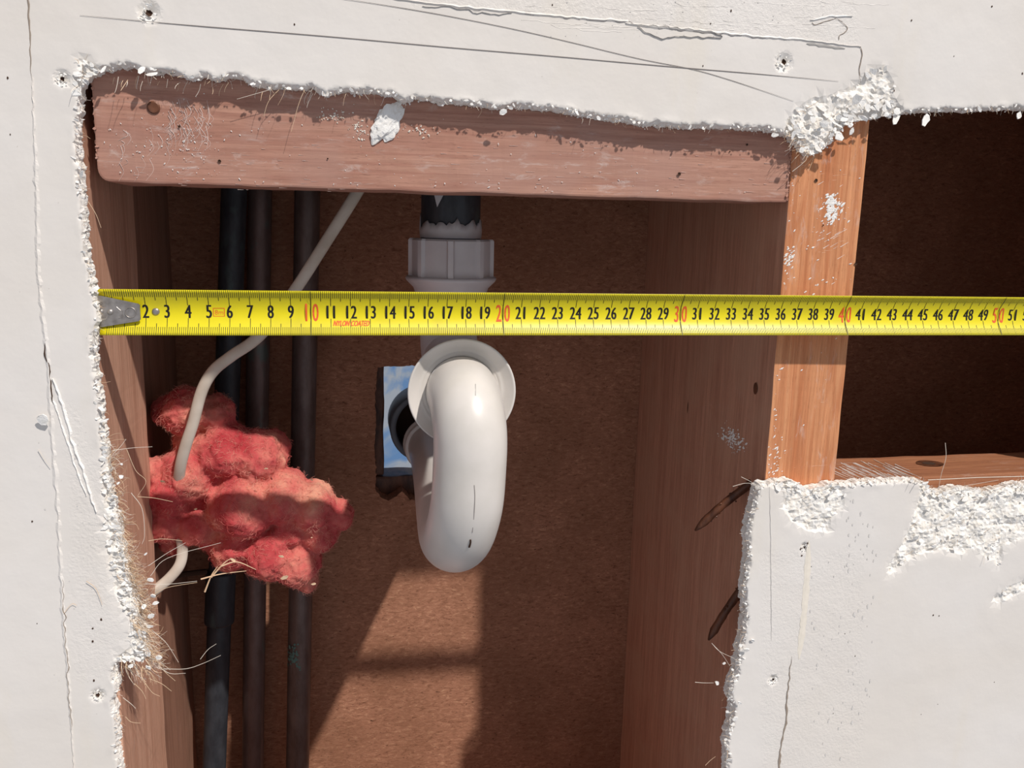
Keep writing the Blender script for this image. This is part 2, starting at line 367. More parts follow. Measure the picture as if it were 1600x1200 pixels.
def flake(bag, c, sx, sz, tilt, yaw, th=.03, n=7):
    """thin broken paint flake standing off the surface"""
    R = Matrix.Rotation(tilt, 3, 'X') @ Matrix.Rotation(yaw, 3, 'Y') ; fr = []; bk = []
    a0 = rnd(0, 6)
    for i in range(n):
        a = a0+2*math.pi*i/n; r = rnd(.65, 1.1); q = Vector((math.cos(a)*sx*r, rnd(-.02, .02), math.sin(a)*sz*r))
        fr.append(Vector(c)+R @ (q+Vector((0, -th, 0)))); bk.append(Vector(c)+R @ q)
    f = [tuple(range(n)), tuple(range(2*n-1, n-1, -1))]+[(i, i+n, (i+1) % n+n, (i+1) % n) for i in range(n)]
    bag.add(fr+bk, f)
def hair(bag, pts, r=.012, r1=None, seg=3, n=4):
    c = catmull(pts, n); N = len(c); bag.add(*sweep(c, [r+((r1 if r1 is not None else r*.5)-r)*i/(N-1) for i in range(N)], seg))
crumb, hairs, pale = Bag(), Bag(), Bag()
peri = hole; zone = lambda x, z: None
def inner(i):
    a = hole[i-2]; b = hole[(i+2) % NB]; tx, tz = b[0]-a[0], b[1]-a[1]; L = math.hypot(tx, tz)+1e-9; nx, nz = -tz/L, tx/L
    q = (hole[i][0]+nx*.2, hole[i][1]+nz*.2)
    if not bool(inside(np.array([q[0]]), np.array([q[1]]), hole)[0]): nx, nz = -nx, -nz
    return nx, nz
for i in range(0, NB, 1):
    x, z = hole[i]
    if not (-8 < x < 58 and -33 < z < 20): continue
    nx, nz = inner(i); dens = .30+.35*noise.noise(Vector((x*.8, z*.8, 3)))
    if random.random() < dens+.18:
        rock(crumb, (x+nx*rnd(-.12, .07), rnd(-.95, -.15), z+nz*rnd(-.12, .07)), rnd(.03, .085), rnd(1, 1.6))
    if random.random() < .035: flake(crumb, (x+nx*rnd(-.1, .08), YW-rnd(-.02, .10), z+nz*rnd(-.1, .08)), rnd(.10, .30), rnd(.06, .16), rnd(-.9, .9), rnd(-1.5, 1.5), .02, 8)
    if random.random() < dens*.6:
        flake(crumb, (x-nx*rnd(0, .2), YW-rnd(0, .05), z-nz*rnd(0, .2)), rnd(.06, .16), rnd(.05, .1), rnd(-.7, .7), rnd(-1.2, 1.2), .02, 5)
    if random.random() < .42:
        L = rnd(.12, .42)*(1+max(0, noise.noise(Vector((x*.6, z*.6, 8))))*1.5); p0 = Vector((x-nx*.1, rnd(-.95, -.3), z-nz*.1)); d = Vector((nx+rnd(-.9, .9), rnd(-.7, .2), nz+rnd(-.9, .9))).normalized()
        hair(pale if random.random() < .6 else hairs, [p0, p0+d*L*.5+Vector((rnd(-.1, .1), rnd(-.08, .08), rnd(-.1, .1)))*L*2, p0+d*L], rnd(.008, .016), n=3)
# crumbs inside the torn areas
for q, num, cs in zip(tornW, (560, 230, 950, 90, 640, 60), (1.1, .9, .9, .7, .75, .8)):
    x0, x1 = min(p[0] for p in q), max(p[0] for p in q); z0, z1 = min(p[1] for p in q), max(p[1] for p in q)
    xs = RNG.uniform(x0, x1, num); zs = RNG.uniform(z0, z1, num); ok = inside(xs, zs, q) & ~inside(xs, zs, hole)
    dq = dist_poly(xs[ok], zs[ok], hole[::3])
    for x, z, d_ in zip(xs[ok], zs[ok], dq):
        x, z = float(x), float(z); w = random.random()
        if d_ > .7 and random.random() < .78: continue
        if w < .40: rock(crumb, (x, YW+.08+rnd(-.1, .08), z), rnd(.05, .17)*cs, rnd(1, 2.2), .4)
        elif w < .86: flake(crumb, (x, YW+rnd(-.08, .08), z), rnd(.12, .34)*cs, rnd(.07, .2)*cs, rnd(-.45, .45), rnd(-1, 1), .022, 7)
        else:
            d = Vector((rnd(-1, 1), rnd(-.7, 0), rnd(-1, 1))).normalized(); L = rnd(.3, .8)*cs; p0 = Vector((x, YW, z)); hair(hairs if random.random() < .5 else pale, [p0, p0+d*L*.5+Vector((rnd(-.1, .1), 0, rnd(-.1, .1))), p0+d*L], rnd(.01, .018), n=3)
# fibrous tufts: left bulge and right lower edge
def tuft(px0, py0, px1, py1, n, lmin, lmax, dirx, sp=.8, down=0, ylo=-.9, yhi=.2):
    for _ in range(n):
        t_ = random.random(); p0 = P(px0+(px1-px0)*t_+rnd(-6, 6), py0+(py1-py0)*t_+rnd(-6, 6), rnd(ylo, yhi))
        d = Vector((dirx*rnd(.3, 1), rnd(-.8, .5), rnd(-sp, sp)+down)).normalized(); L = rnd(lmin, lmax); c = Vector((rnd(-.25, .25), rnd(-.2, .2), rnd(-.35, .35)))*L
        hair(hairs if random.random() < .65 else pale, [p0, p0+d*L*.4+c*.6, p0+d*L*.75+c*.5, p0+d*L], rnd(.008, .016), n=3)
tuft(165, 690, 195, 860, 170, .25, .9, 1); tuft(190, 860, 222, 960, 380, .3, 1.1, 1); tuft(205, 960, 235, 1035, 300, .35, 1.3, 1, .6, -.2)
tuft(190, 1035, 230, 1045, 60, .4, 1.3, .6, .5, -.8); tuft(1168, 960, 1140, 1090, 60, .2, .7, -1); tuft(1145, 1090, 1138, 1190, 30, .2, .6, -1)
tuft(1240, 215, 1275, 240, 45, .3, 1.1, -1, .6, -.4); tuft(1195, 750, 1180, 900, 35, .2, .6, -1); tuft(160, 120, 540, 145, 50, .2, .9, -.4, .3, -.9)
for poly in [[(176,704),(205,700),(238,698)], [(176,710),(188,698),(197,686)], [(198,702),(212,735),(228,752),(215,775)], [(215,776),(240,778),(270,784)], [(205,770),(222,795),(226,835),(222,850)],
             [(232,845),(255,842),(285,845)], [(232,884),(260,865),(290,848)], [(235,900),(262,872),(345,848)], [(228,912),(260,913),(308,908)], [(238,930),(262,918),(308,910)],
             [(238,985),(260,1005),(279,1035)], [(240,1030),(258,1050),(274,1064)], [(243,1038),(265,1052),(290,1052)], [(255,1045),(290,1045),(316,1037),(345,1024)], [(313,1030),(325,1015),(338,1006)],
             [(232,1060),(252,1068),(268,1080)], [(226,1066),(238,1082),(250,1088)], [(210,1068),(222,1080),(228,1092)], [(192,1090),(205,1100),(212,1107)], [(196,1120),(205,1128),(220,1130)],
             [(476,140),(466,165),(455,206)], [(440,136),(420,158),(412,182)], [(432,137),(405,145),(370,155)], [(1112,1005),(1125,1018),(1150,1030)], [(1112,1005),(1128,1022),(1140,1040)], [(1086,1066),(1100,1067),(1115,1067)],
             [(1240,205),(1255,220),(1262,228)], [(1236,255),(1250,240),(1265,233)], [(1238,268),(1254,255),(1266,240)], [(1477,692),(1478,715),(1471,740),(1466,765)], [(1460,767),(1490,762),(1520,757),(1560,750)],
             [(1145,760),(1165,755),(1185,757)], [(1158,745),(1172,752),(1188,762)], [(1102,1196),(1110,1188),(1118,1182)], [(138,315),(150,335),(158,356)], [(100,958),(112,944),(120,946)], [(135,908),(150,920),(160,945)], [(60,702),(70,718),(79,730)]]:
    nn = len(poly); hair(pale if poly[0][0] > 1400 or random.random() < .5 else hairs, [P(a, b, (-1.0 if poly[0][0] < 140 or poly[0][0] > 1440 else -.7)) for a, b in poly], .016, .009, 4, 6)
for (a, b, s) in [(235,905,.2),(240,930,.16),(243,942,.17),(225,948,.17),(237,962,.2),(234,978,.18),(248,1027,.2),(232,1042,.18),(205,1040,.17),(228,865,.1),(180,775,.16),(190,745,.13),(185,755,.1),(190,725,.09),
                  (1120,1067,.16),(1131,1036,.12),(1144,1046,.13),(1165,1015,.25),(1176,1000,.16),(1136,1112,.16),(1149,1122,.22),(1155,1098,.15),(1133,1155,.13),(1336,272,.0),(1328,196,.22),(1335,274,.0)]:
    if s: flake(crumb, P(a, b, rnd(-1.15, -.9)), s, s*rnd(.5, .8), rnd(-.6, .6), rnd(-.6, .6), .07, 7)
crumb.mk('plaster_crumbs', M['chip'], wall, kind='stuff'); hairs.mk('straw_fibres', M['fibre'], wall, kind='stuff'); pale.mk('pale_fibres', M['pale'], wall, kind='stuff')
# individually visible flakes
for (a, b, sx, sz, ti, ya, y) in [(66,655,.34,.38,.25,.35,-1.15), (1400,185,.20,.42,-.3,.5,-.75), (1446,188,.24,.42,-.25,.4,-.75), (1592,180,.22,.25,-.2,.1,-.8), (786,175,.22,.17,.2,0,-1.0), (1210,211,.24,.14,.1,0,-.8), (508,146,.2,.16,.3,0,-.8),
                                  (1330,205,.15,.22,.1,.5,-.8), (1252,235,.2,.2,0,.3,-1.1), (1288,193,.34,.24,.2,.1,-1.15), (1338,155,.36,.33,.4,.3,-1.2), (1310,214,.3,.25,-.2,0,-1.1), (1205,790,.0,.3,0,0,-1)]:
    if sx:
        B = Bag(); flake(B, P(a, b, y), sx, sz, ti, ya, .05, 8); B.mk('paint_flake', M['chip'], wall)
# pencil lines, cracks, ridges
def ribbon(pts, w, y, mat, name, jag=0, step=.12, parent=wall, thick=.012, **kw):
    P3 = catmull([(*W2(p), 0) for p in pts], 6); out = []
    for a, b in zip(P3[:-1], P3[1:]):
        n = max(1, int(np.linalg.norm(b-a)/step))
        for k_ in range(n): out.append(a+(b-a)*k_/n)
    out.append(P3[-1]); v = []; f = []; n = len(out)
    for i, p in enumerate(out):
        t_ = out[min(i+1, n-1)]-out[max(i-1, 0)]; t_ = t_/(np.linalg.norm(t_)+1e-9); nr = np.array([-t_[1], t_[0]])
        ww = (w[0]+(w[1]-w[0])*i/(n-1)) if hasattr(w, '__len__') else w
        ww *= (1+jag*1.2*noise.noise(Vector((p[0]*3, p[1]*3, 2)))); off = nr*jag*.10*noise.noise(Vector((p[0]*2.5, p[1]*2.5, 0)))
        e = min(1, 6*i/n+.15, 6*(n-1-i)/n+.15); q = p[:2]+off[:2]
        sv = noise.noise(Vector((q[0]*.18, q[1]*.18, 0)))*.05+noise.noise(Vector((q[0]*.9, q[1]*.9, 0)))*.012
        for s in (-1, 1):
            v.append((q[0]+nr[0]*s*ww*e/2, YW+sv-y, q[1]+nr[1]*s*ww*e/2))
        v.append((q[0], YW+sv-y-thick, q[1]))
    for i in range(n-1):
        a, b = 3*i, 3*i+3; f += [(a, a+2, b+2, b), (a+2, a+1, b+1, b+2)]
    return mk(name, v, f, mat, parent, **kw)
ribbon([(125,24),(290,39),(500,56),(700,74),(900,91),(1080,107),(1200,117),(1310,127)], .045, .022, M['pencil'], 'pencil_line', .0)
ribbon([(520,-4),(600,8),(700,25),(800,45),(900,68),(1000,92),(1080,108),(1140,125),(1240,158)], .03, .022, M['pencil'], 'pencil_line', .0)
ribbon([(43,-20),(46,40),(47,70),(49,122)], (.09, .03), .02, M['crack2'], 'crack', .5)
ribbon([(50,120),(57,300),(60,420),(68,500),(75,560),(78,620),(83,700),(90,800),(95,900),(100,980),(107,1060),(111,1130),(116,1210)], .22, .0, M['wall'], 'filled_seam', .7, thick=.07)
ribbon([(73,530),(71,555),(77,570),(80,592)], .045, .055, M['crack'], 'crack', 1.2)
ribbon([(80,592),(82,612),(84,630)], .08, .055, M['crack'], 'crack', 1.0)
ribbon([(97,905),(101,960),(104,1010),(108,1070),(112,1140)], (.03, .05), .06, M['crack2'], 'crack', 1.4)
ribbon([(84,590),(100,640),(113,690),(126,722),(138,765),(152,800)], .16, .0, M['chip'], 'lifted_paint_ridge', .9, thick=.10)
ribbon([(76,600),(88,640),(105,690),(118,730),(135,775)], .12, .0, M['chip'], 'lifted_paint_ridge', .9, thick=.07)
ribbon([(600,-4),(680,6),(760,15),(800,19),(890,27),(976,33),(985,38),(1080,47),(1180,57),(1260,63),(1310,69),(1345,73)], .16, .0, M['wall'], 'lifted_paint_ridge', .5, thick=.06)
ribbon([(740,15),(800,20),(890,28),(976,34),(1000,40),(1080,49),(1180,58),(1240,62)], .03, .02, M['pencil'], 'crack', 1.0)
ribbon([(985,38),(1020,40),(1080,46),(1120,52),(1125,60),(1090,58),(1060,56),(1035,60),(1012,52),(996,42)], .05, .02, M['grey_line'], 'crack', 1.2, thick=.05)
ribbon([(660,8),(690,10),(720,14),(760,22),(800,23)], .05, .01, M['grey_line'], 'crack', 1.4, thick=.04)
ribbon([(1260,68),(1290,72),(1320,76)], .14, .02, M['grey_line'], 'crack', .8)
ribbon([(1344,72),(1347,84),(1343,100),(1343,130)], .05, .03, M['crack2'], 'crack', 1.3)
ribbon([(1268,35),(1275,38),(1300,31),(1306,27)], .035, .02, M['crack2'], 'crack', 1)
ribbon([(1306,27),(1318,38),(1324,46),(1312,55),(1310,63)], .04, .02, M['crack2'], 'crack', 1.2)
ribbon([(1266,32),(1300,26),(1332,25)], .12, .0, M['chip'], 'lifted_paint_ridge', .6, thick=.06)
ribbon([(1202,760),(1204,850),(1205,1000)], .03, .02, M['scuff'], 'crack', .3)
ribbon([(1236,1025),(1233,1060),(1229,1100),(1228,1130),(1221,1160),(1216,1210)], (.06, .15), .025, M['crack2'], 'crack', .9)
ribbon([(1264,845),(1261,900),(1256,960),(1248,1030)],   .42, .008, M['stain'], 'filler_stripe', .3, thick=.01)
for _ in range(22):
    y_ = rnd(0, 55); x_ = rnd(700, 1330); ribbon([(x_, y_*.9), (x_+rnd(15, 60), y_*.9+rnd(1, 6)), (x_+rnd(70, 120), y_*.9+rnd(4, 9))], .035, .0, M['wall'], 'brush_ridge', .6, thick=.010)
# screw holes
for (sx, sy, r) in SCREWS:
    q = P(sx, sy, YW); B = Bag(); n = 11
    v = [(q.x, YW+.12, q.z)]+[(q.x+math.cos(a)*r*.5*rnd(.7, 1.2), YW+.02, q.z+math.sin(a)*r*.5*rnd(.7, 1.2)) for a in [2*math.pi*i/n for i in range(n)]]
    mk('screw_hole', v, [(0, 1+i, 1+(i+1) % n) for i in range(n)], M['crack'], wall)
    C = Bag()
    for _ in range(16):
        a = rnd(0, 6.3); rr = r*rnd(.7, 1.4); flake(C, (q.x+math.cos(a)*rr, YW-rnd(0, .08), q.z+math.sin(a)*rr), r*rnd(.15, .4), r*rnd(.1, .25), rnd(-.8, .8), rnd(-1, 1), .02, 5)
    C.mk('screw_hole_chips', M['chip'], wall, kind='stuff')
S = Bag()
for (a, b, s) in [(158,968,.06),(145,982,.05),(145,1002,.06),(147,1063,.06),(12,122,.05),(16,210,.035),(50,815,.05),(58,974,.025),(863,8,.04),(1424,32,.05),(1550,10,.05),(1110,37,.04),(1098,103,.035),(1302,1115,.03),(1554,1066,.03),(1465,1100,.025),
                  (1439,1116,.025),(460,38,.04),(1142,17,.05),(1502,172,.03),(1268,885,.03),(1251,858,.06),(1253,868,.05),(1262,849,.05),(1360,1065,.035),(1336,1025,.04),(1490,88,.03),(1597,115,.05),(1397,142,.05),(1320,990,.03),(1458,961,.05),(1467,962,.04)]:
    q = P(a, b, YW); n = 6; v = [(q.x+math.cos(6.28*i/n)*s*rnd(.7, 1.2), YW+noise.noise(Vector((q.x*.18, q.z*.18, 0)))*.05-.018, q.z+math.sin(6.28*i/n)*s*rnd(.8, 1.6)) for i in range(n)]; S.add(v, [tuple(range(n))])
S.mk('dirt_specks', M['crack'], wall, kind='stuff')

def smudges(n, box, mat, name, sx=(.02, .07), ez=2.2):
    B = Bag()
    for _ in range(n):
        q = P(rnd(box[0], box[2]), rnd(box[1], box[3]), YW); s_ = rnd(*sx); m_ = 7; sv = noise.noise(Vector((q.x*.18, q.z*.18, 0)))*.05+noise.noise(Vector((q.x*.9, q.z*.9, 0)))*.012
        B.add([(q.x+math.cos(6.28*i/m_)*s_*rnd(.5, 1.2), YW+sv-.018, q.z+math.sin(6.28*i/m_)*s_*rnd(.7, 1.3)*ez) for i in range(m_)], [tuple(range(m_))])
    B.mk(name, mat, wall, kind='stuff')
smudges(60, (1262, 860, 1365, 1190), M['scuff'], 'grey_scuffs'); smudges(24, (1320, 780, 1372, 900), M['scuff'], 'grey_scuffs')
smudges(40, (860, 0, 1340, 60), M['scuff'], 'grey_scuffs', (.015, .05), .6); smudges(30, (60, 640, 160, 1080), M['scuff'], 'grey_scuffs', (.01, .04), 1.2)

# ---------------------------------------------------------------- timber
def timber(name, x0, x1, y0, y1, z0, z1, mat, bev=.12, rnd_corner=None, segs=(1, 1, 1), wob=.0, parent=None, **kw):
    bm = bmesh.new(); bmesh.ops.create_cube(bm, size=1)
    for v in bm.verts:
        v.co = Vector((x0 if v.co.x < 0 else x1, y0 if v.co.y < 0 else y1, z0 if v.co.z < 0 else z1))
    if rnd_corner:
        es = [e for e in bm.edges if all(abs(v.co.x-x0) < 1e-4 and abs(v.co.z-z0) < 1e-4 for v in e.verts)]
        bmesh.ops.bevel(bm, geom=es, offset=rnd_corner, segments=6, profile=.5, affect='EDGES')
    bmesh.ops.bevel(bm, geom=[e for e in bm.edges if e.calc_face_angle(0) > .9], offset=bev, segments=2, profile=.6, affect='EDGES')
    ax_ = max(range(3), key=lambda i: (x1-x0, y1-y0, z1-z0)[i]); lo, hi = (x0, y0, z0)[ax_], (x1, y1, z1)[ax_]; n = int((hi-lo)/.6); nrm = Vector([1 if i == ax_ else 0 for i in range(3)])
    for k_ in range(1, n):
        c = lo+(hi-lo)*k_/n; bmesh.ops.bisect_plane(bm, geom=bm.verts[:]+bm.edges[:]+bm.faces[:], plane_co=nrm*c, plane_no=nrm)
    for v in bm.verts:
        a = v.co*.45; v.co += Vector((noise.noise(a), noise.noise(a+Vector((5, 0, 0))), noise.noise(a+Vector((0, 7, 0)))))*wob
        a = v.co*2.1; v.co += Vector((noise.noise(a)*.4, 0, noise.noise(a+Vector((0, 7, 0)))))*wob*.5
    bm.verts.index_update(); vs = [v.co.copy() for v in bm.verts]; fs = [tuple(v.index for v in f.verts) for f in bm.faces]; bm.free()
    org = ((x0+x1)/2, (y0+y1)/2, z0)
    return mk(name, vs, fs, mat, parent, origin=None if parent else org, **kw)
def specks(name, area, n, mat, parent, s0=.02, s1=.07, plane='y', off=-.01, el=1.0, ang=None):
    B = Bag()
    for _ in range(n):
        a, b = random.choice(area) if isinstance(area, list) else area; cx, cz, sx, sz = a; x = random.gauss(cx, sx); z = random.gauss(cz, sz)
        if not (b[0] < x < b[1] and b[2] < z < b[3]): continue
        s = rnd(s0, s1); an = rnd(0, 6.3) if ang is None else ang+rnd(-.4, .4); e = rnd(1, el) if el > 1 else 1; pts_ = []
        k_ = random.choice((4, 5, 6))
        for i in range(k_):
            t_ = 6.283*i/k_; u, w = math.cos(t_)*s*e*rnd(.7, 1.2), math.sin(t_)*s*rnd(.5, 1.1)/max(1, e*.4); pts_.append((u*math.cos(an)-w*math.sin(an), u*math.sin(an)+w*math.cos(an)))
        if plane == 'y': v = [(x+p[0], off, z+p[1]) for p in pts_]+[(x, off-.02, z)]
        elif plane == 'z': v = [(x+p[0], z+p[1], off) for p in pts_]+[(x, z, off+.02)]
        else: v = [(off, x+p[0], z+p[1]) for p in pts_]+[(off-.02, x, z)]
        B.add(v, [(i, (i+1) % k_, k_) for i in range(k_)])
    return B.mk(name, mat, parent, kind='stuff')
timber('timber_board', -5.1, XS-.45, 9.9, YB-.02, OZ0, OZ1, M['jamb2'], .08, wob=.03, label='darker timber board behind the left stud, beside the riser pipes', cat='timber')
stL = timber('timber_stud', -5.1, XS, 0, 9.8, OZ0, OZ1, M['jamb'], .1, wob=.05, label='deep pine stud forming the left side of the opening, lit by slanting sun', cat='timber', group='pine studs of the wall frame')
stR = timber('timber_stud', XR1, XR2, 0, YB-.02, OZ0, OZ1, M['stud'], .06, wob=.03, label='orange pine stud dividing the large opening from the dark right one', cat='timber', group='pine studs of the wall frame')
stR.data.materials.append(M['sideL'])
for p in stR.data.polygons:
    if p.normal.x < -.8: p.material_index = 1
stF = timber('timber_stud', 78, 82, 0, YB-.02, OZ0, OZ1, M['stud'], .1, label='unseen pine stud added at the far right to close the bay against light', cat='timber', group='pine studs of the wall frame')  # out of view, added to close the right bay against sun
nog = timber('timber_nogging', XS+.6, XR1-.04, .02, 4.5, ZN, ZN2, M['nog'], .10, rnd_corner=.6, wob=.06, label='weathered pinkish pine nogging across the top of the large opening', cat='timber', group='pine noggings between the studs')
nog2 = timber('timber_nogging', XR2+.02, 77.98, .02, 4.5, ZL-4.4, ZL, M['lownog'], .08, wob=.04, label='reddish pine nogging along the bottom of the dark right opening', cat='timber', group='pine noggings between the studs')
timber('top_light_stop', OX0, OX1, -1.2, YB+1.6, OZ1+.05, OZ1+4.5, M['jamb'], .1, kind='structure').name = 'light_stop_1'  # unseen plate added to stop sun leaking in over the lining
timber('base_light_stop', OX0, OX1, -1.2, YB+1.6, OZ0-4.5, OZ0-.05, M['jamb'], .1, kind='structure').name = 'light_stop_2'  # unseen plate added to close the cavity bottom against light
# marks on the timber
a1 = P(300, 205, 0); a2 = P(250, 235, 0); bnd = (XS+.8, 36, ZN+.15, 11.5)
specks('paint_specks', [((a1.x, a1.z, 1.2, .9), bnd), ((a2.x, a2.z, 1.6, .7), bnd), ((18, ZN+.5, 12, .35), bnd), ((18, ZN+1.5, 12, 1.2), bnd)], 240, M['chip'], nog, .008, .035, off=-.02+.0, el=2.5)
def strokes(name, fn, n, mat, parent):
    B = Bag()
    for _ in range(n):
        pl, w_ = fn(); hair(B, pl, w_, w_*.3, 4, 4)
    B.mk(name, mat, parent, kind='stuff')
def arc_nog():
    x = rnd(262, 330) if random.random() < .6 else rnd(185, 300); y = rnd(155, 215) if x > 262 else rnd(200, 265); L = rnd(8, 38); c = rnd(2, 9)
    return [P(x, y, .01), P(x+c, y+L*.5, .01), P(x-rnd(-2, 8), y+L, .01)], rnd(.008, .022)
strokes('scuff_marks', arc_nog, 75, flat('pale_scuff', (.72, .56, .50), .8, .2), nog)
strokes('scratches', lambda: (lambda x, y, L: ([P(x, y, .01), P(x+L, y+L*.05, .01)], rnd(.006, .014)))(rnd(170, 1220), rnd(225, 300), rnd(3, 14)), 110, flat('pale_scratch', (.74, .58, .52), .8, .2), nog)
bm = bmesh.new(); bmesh.ops.create_icosphere(bm, subdivisions=4, radius=1.0); q = P(604, 192, 0)
for v in bm.verts:
    c = v.co; n_ = 1+.35*noise.noise(c*1.6+Vector((3, 0, 0)))+.22*noise.noise(c*4)+.10*noise.noise(c*9)
    x_, y_, z_ = c.x*.72*n_, c.y*.20*n_, c.z*.95*n_; v.co = Vector((q.x+x_+.38*z_, -.02+y_, q.z+z_))
bm.verts.index_update(); mk('plaster_dab', [v.co.copy() for v in bm.verts], [tuple(v.index for v in f.verts) for f in bm.faces], M['chip'], nog, label='white dab of hardened plaster'); bm.free()
specks('dust_smear', [((P(562, 205, 0).x, P(562, 205, 0).z, .35, .25), bnd), ((P(650, 205, 0).x, P(650, 205, 0).z, .55, .16), bnd), ((P(520, 180, 0).x, P(520, 180, 0).z, .5, .18), bnd)], 110, M['raw'], nog, .02, .06, off=-.02, el=1.6)
def disc(name, px, py, r, Y, mat, parent, dish=.06, n=14, jag=.1):
    q = P(px, py, Y); v = [(q.x, Y+dish*.3, q.z)]+[(q.x+math.cos(6.283*i/n)*r*rnd(1-jag, 1+jag), Y-.03, q.z+math.sin(6.283*i/n)*r*rnd(1-jag, 1+jag)) for i in range(n)]
    return mk(name, v, [(0, 1+i, 1+(i+1) % n) for i in range(n)], mat, parent)
qn = P(240, 168, 0); mk('nail_head', *lathe([(.30, 0), (.30, .05), (.24, .09), (.10, .07), (.0, .06)], (qn.x, .02, qn.z), (0, -1, 0), 20), M['rust'], nog, label='rusty nail head')
for a, b, r in [(280, 198, .06), (343, 252, .08), (1167, 226, .06), (1061, 272, .10), (1140, 237, .04), (512, 248, .04)]: disc('nail_hole', a, b, r, -.01, M['crack'], nog)
mk('splintered_end', *(lambda B: (B.v, B.f))((lambda B: ([flake(B, (XS+.62+rnd(-.02, .06), rnd(-.02, .3), rnd(ZN+.9, 11.2)), rnd(.03, .12), rnd(.04, .14), rnd(-.3, .3), rnd(-.6, .6), .03, 5) for _ in range(60)]+[flake(B, (XR1-.10+rnd(-.06, .05), rnd(-.06, .1), rnd(ZN+.1, 10.2)), rnd(.03, .10), rnd(.04, .12), rnd(-.3, .3), rnd(-.6, .6), .03, 5) for _ in range(60)], B)[1])(Bag())), M['nog'], nog, kind='stuff')
def onR(px, py): return P(px, py, 0)
q1, q2, q3 = onR(1298, 330), onR(1232, 405), onR(1212, 560); br = (XR1+.05, XR2-.05, -14, 12)
strokes('scuff_marks', lambda: (lambda x, y, L: ([P(x, y, .01), P(x+L, y-L*.6, .01)], rnd(.008, .022)))(min(1318, random.gauss(1290, 20)), random.gauss(345, 28), rnd(3, 14)), 60, M['chip'], stR)
strokes('scratches', lambda: (lambda x, y, L: ([P(x-y*.06, y, .01), P(x+L-y*.06, y-L*.1, .01)], rnd(.005, .012)))(rnd(1255, 1335), rnd(230, 740), rnd(4, 14)), 70, flat('pale_scratch_stud', (.86, .58, .42), .8, .2), stR)
specks('paint_specks', [((q1.x, q1.z, .55, .6), br), ((q2.x, q2.z, .15, .3), br), ((XR1+.25, 0, .12, 8), br), ((XR1+2.2, 3, 1.4, 4), br), ((onR(1212, 720).x, -9, .35, .9), br)], 260, M['chip'], stR, .012, .07, off=-.015, el=2.4, ang=.7)
specks('paint_smudge', [((q1.x+.1, q1.z+.1, .28, .35), br)], 60, M['chip'], stR, .04, .12, off=-.02, el=2.2, ang=.8)
for a, b, r in [(1275, 282, .10), (1337, 412, .09), (1286, 352, .04)]: disc('nail_hole', a, b, r, -.02, M['crack'], stR)
def Zp(px, py, Z=ZL+.02):
    v = fwd + r2*((px-800)/FPX) + u2*(-(py-600)/FPX); return CAMPOS+v*((Z-CZ)/v.z)
def scr():
    x = rnd(1300, 1400); y = rnd(722, 742); L = rnd(8, 42); return [Zp(x, y), Zp(x+L*.5, y+L*.22), Zp(x+L, y+L*.42)], rnd(.015, .04)
strokes('plaster_scrapes', scr, 60, M['chip'], nog2)
for pl in [[(1365,718),(1400,735),(1440,756)], [(1345,720),(1375,738),(1384,744)], [(1450,750),(1530,746),(1610,744)]]: mk('scratch', *sweep([Zp(*p) for p in pl], .022, 5), M['pale'], nog2)
qk = P(1452, 729, 2.6)
v = [(qk.x+math.cos(6.283*i/16)*.95*rnd(.9, 1.1), 2.6+math.sin(6.283*i/16)*.7, ZL+.035) for i in range(16)]; mk('wood_knot', v, [tuple(range(16))], M['rust'], nog2)
v = [(qk.x-.1+math.cos(6.283*i/12)*.45, 2.55+math.sin(6.283*i/12)*.35, ZL+.05) for i in range(12)]; mk('knot_hole', v, [tuple(range(12))], M['crack'], nog2)
# white smudge and knots on the shaded side of the right stud (plane x = XR1)
def S_(px, py, X=XR1):
    v = fwd + r2*((px-800)/FPX) + u2*(-(py-600)/FPX); return CAMPOS+v*((X-CX)/v.x)
q = S_(1145, 687); bs = (.2, 20, -40, 12)
specks('plaster_smudge', [((q.y, q.z, .9, .35), bs)], 160, M['chip'], stR, .02, .10, plane='x', off=XR1-.03, el=2.2, ang=-.3)
for a, b, r in [(1181, 607, .25), (1075, 637, .22)]:
    q = S_(a, b); mk('wood_knot', [(XR1-.035, q.y+math.cos(6.283*i/12)*r*(1 if a > 1100 else .22), q.z+math.sin(6.283*i/12)*r*(1.5 if a > 1100 else 2.0)) for i in range(12)], [tuple(range(12))], M['rust'], stR)
# rusty nails poking out of the stud
def nail(pts, r, label):
    c = catmull(pts, 6); n = len(c); rr = [r*(1+.15*noise.noise(Vector(p)*3)) for p in c]
    rr[-1] = r*.25; rr[-2] = r*.7; tn_ = thing('rusty_nail', label, 'nail', pts[0])
    mk('shank', *sweep(c, rr, 10), M['rust'], tn_, smooth=True)
    d = (Vector(pts[0])-Vector(pts[1])).normalized(); mk('rust_scale', *(lambda B: ([rock(B, Vector(random.choice(c[:-3]))+Vector((rnd(-r, r), rnd(-r, r), rnd(-r, r)))*.9, r*.4) for _ in range(40)], (B.v, B.f))[1])(Bag()), M['rust'], tn_, kind='stuff')
def A_(px, py, Y): return P(px, py, Y)
n0 = S_(1172, 752); nail([n0+Vector((.25, 0, 0)), A_(1128, 790, n0.y+.5), A_(1086, 829, n0.y+1.0)], .26, 'straight rusty nail sticking out of the right stud beside the plaster corner')
n0 = S_(1163, 905); nail([n0+Vector((.25, 0, 0)), A_(1146, 938, n0.y+.2), A_(1132, 958, n0.y+.4), A_(1107, 1000, n0.y+.8)], .26, 'lower rusty nail with a broken stem beside the right plaster edge')

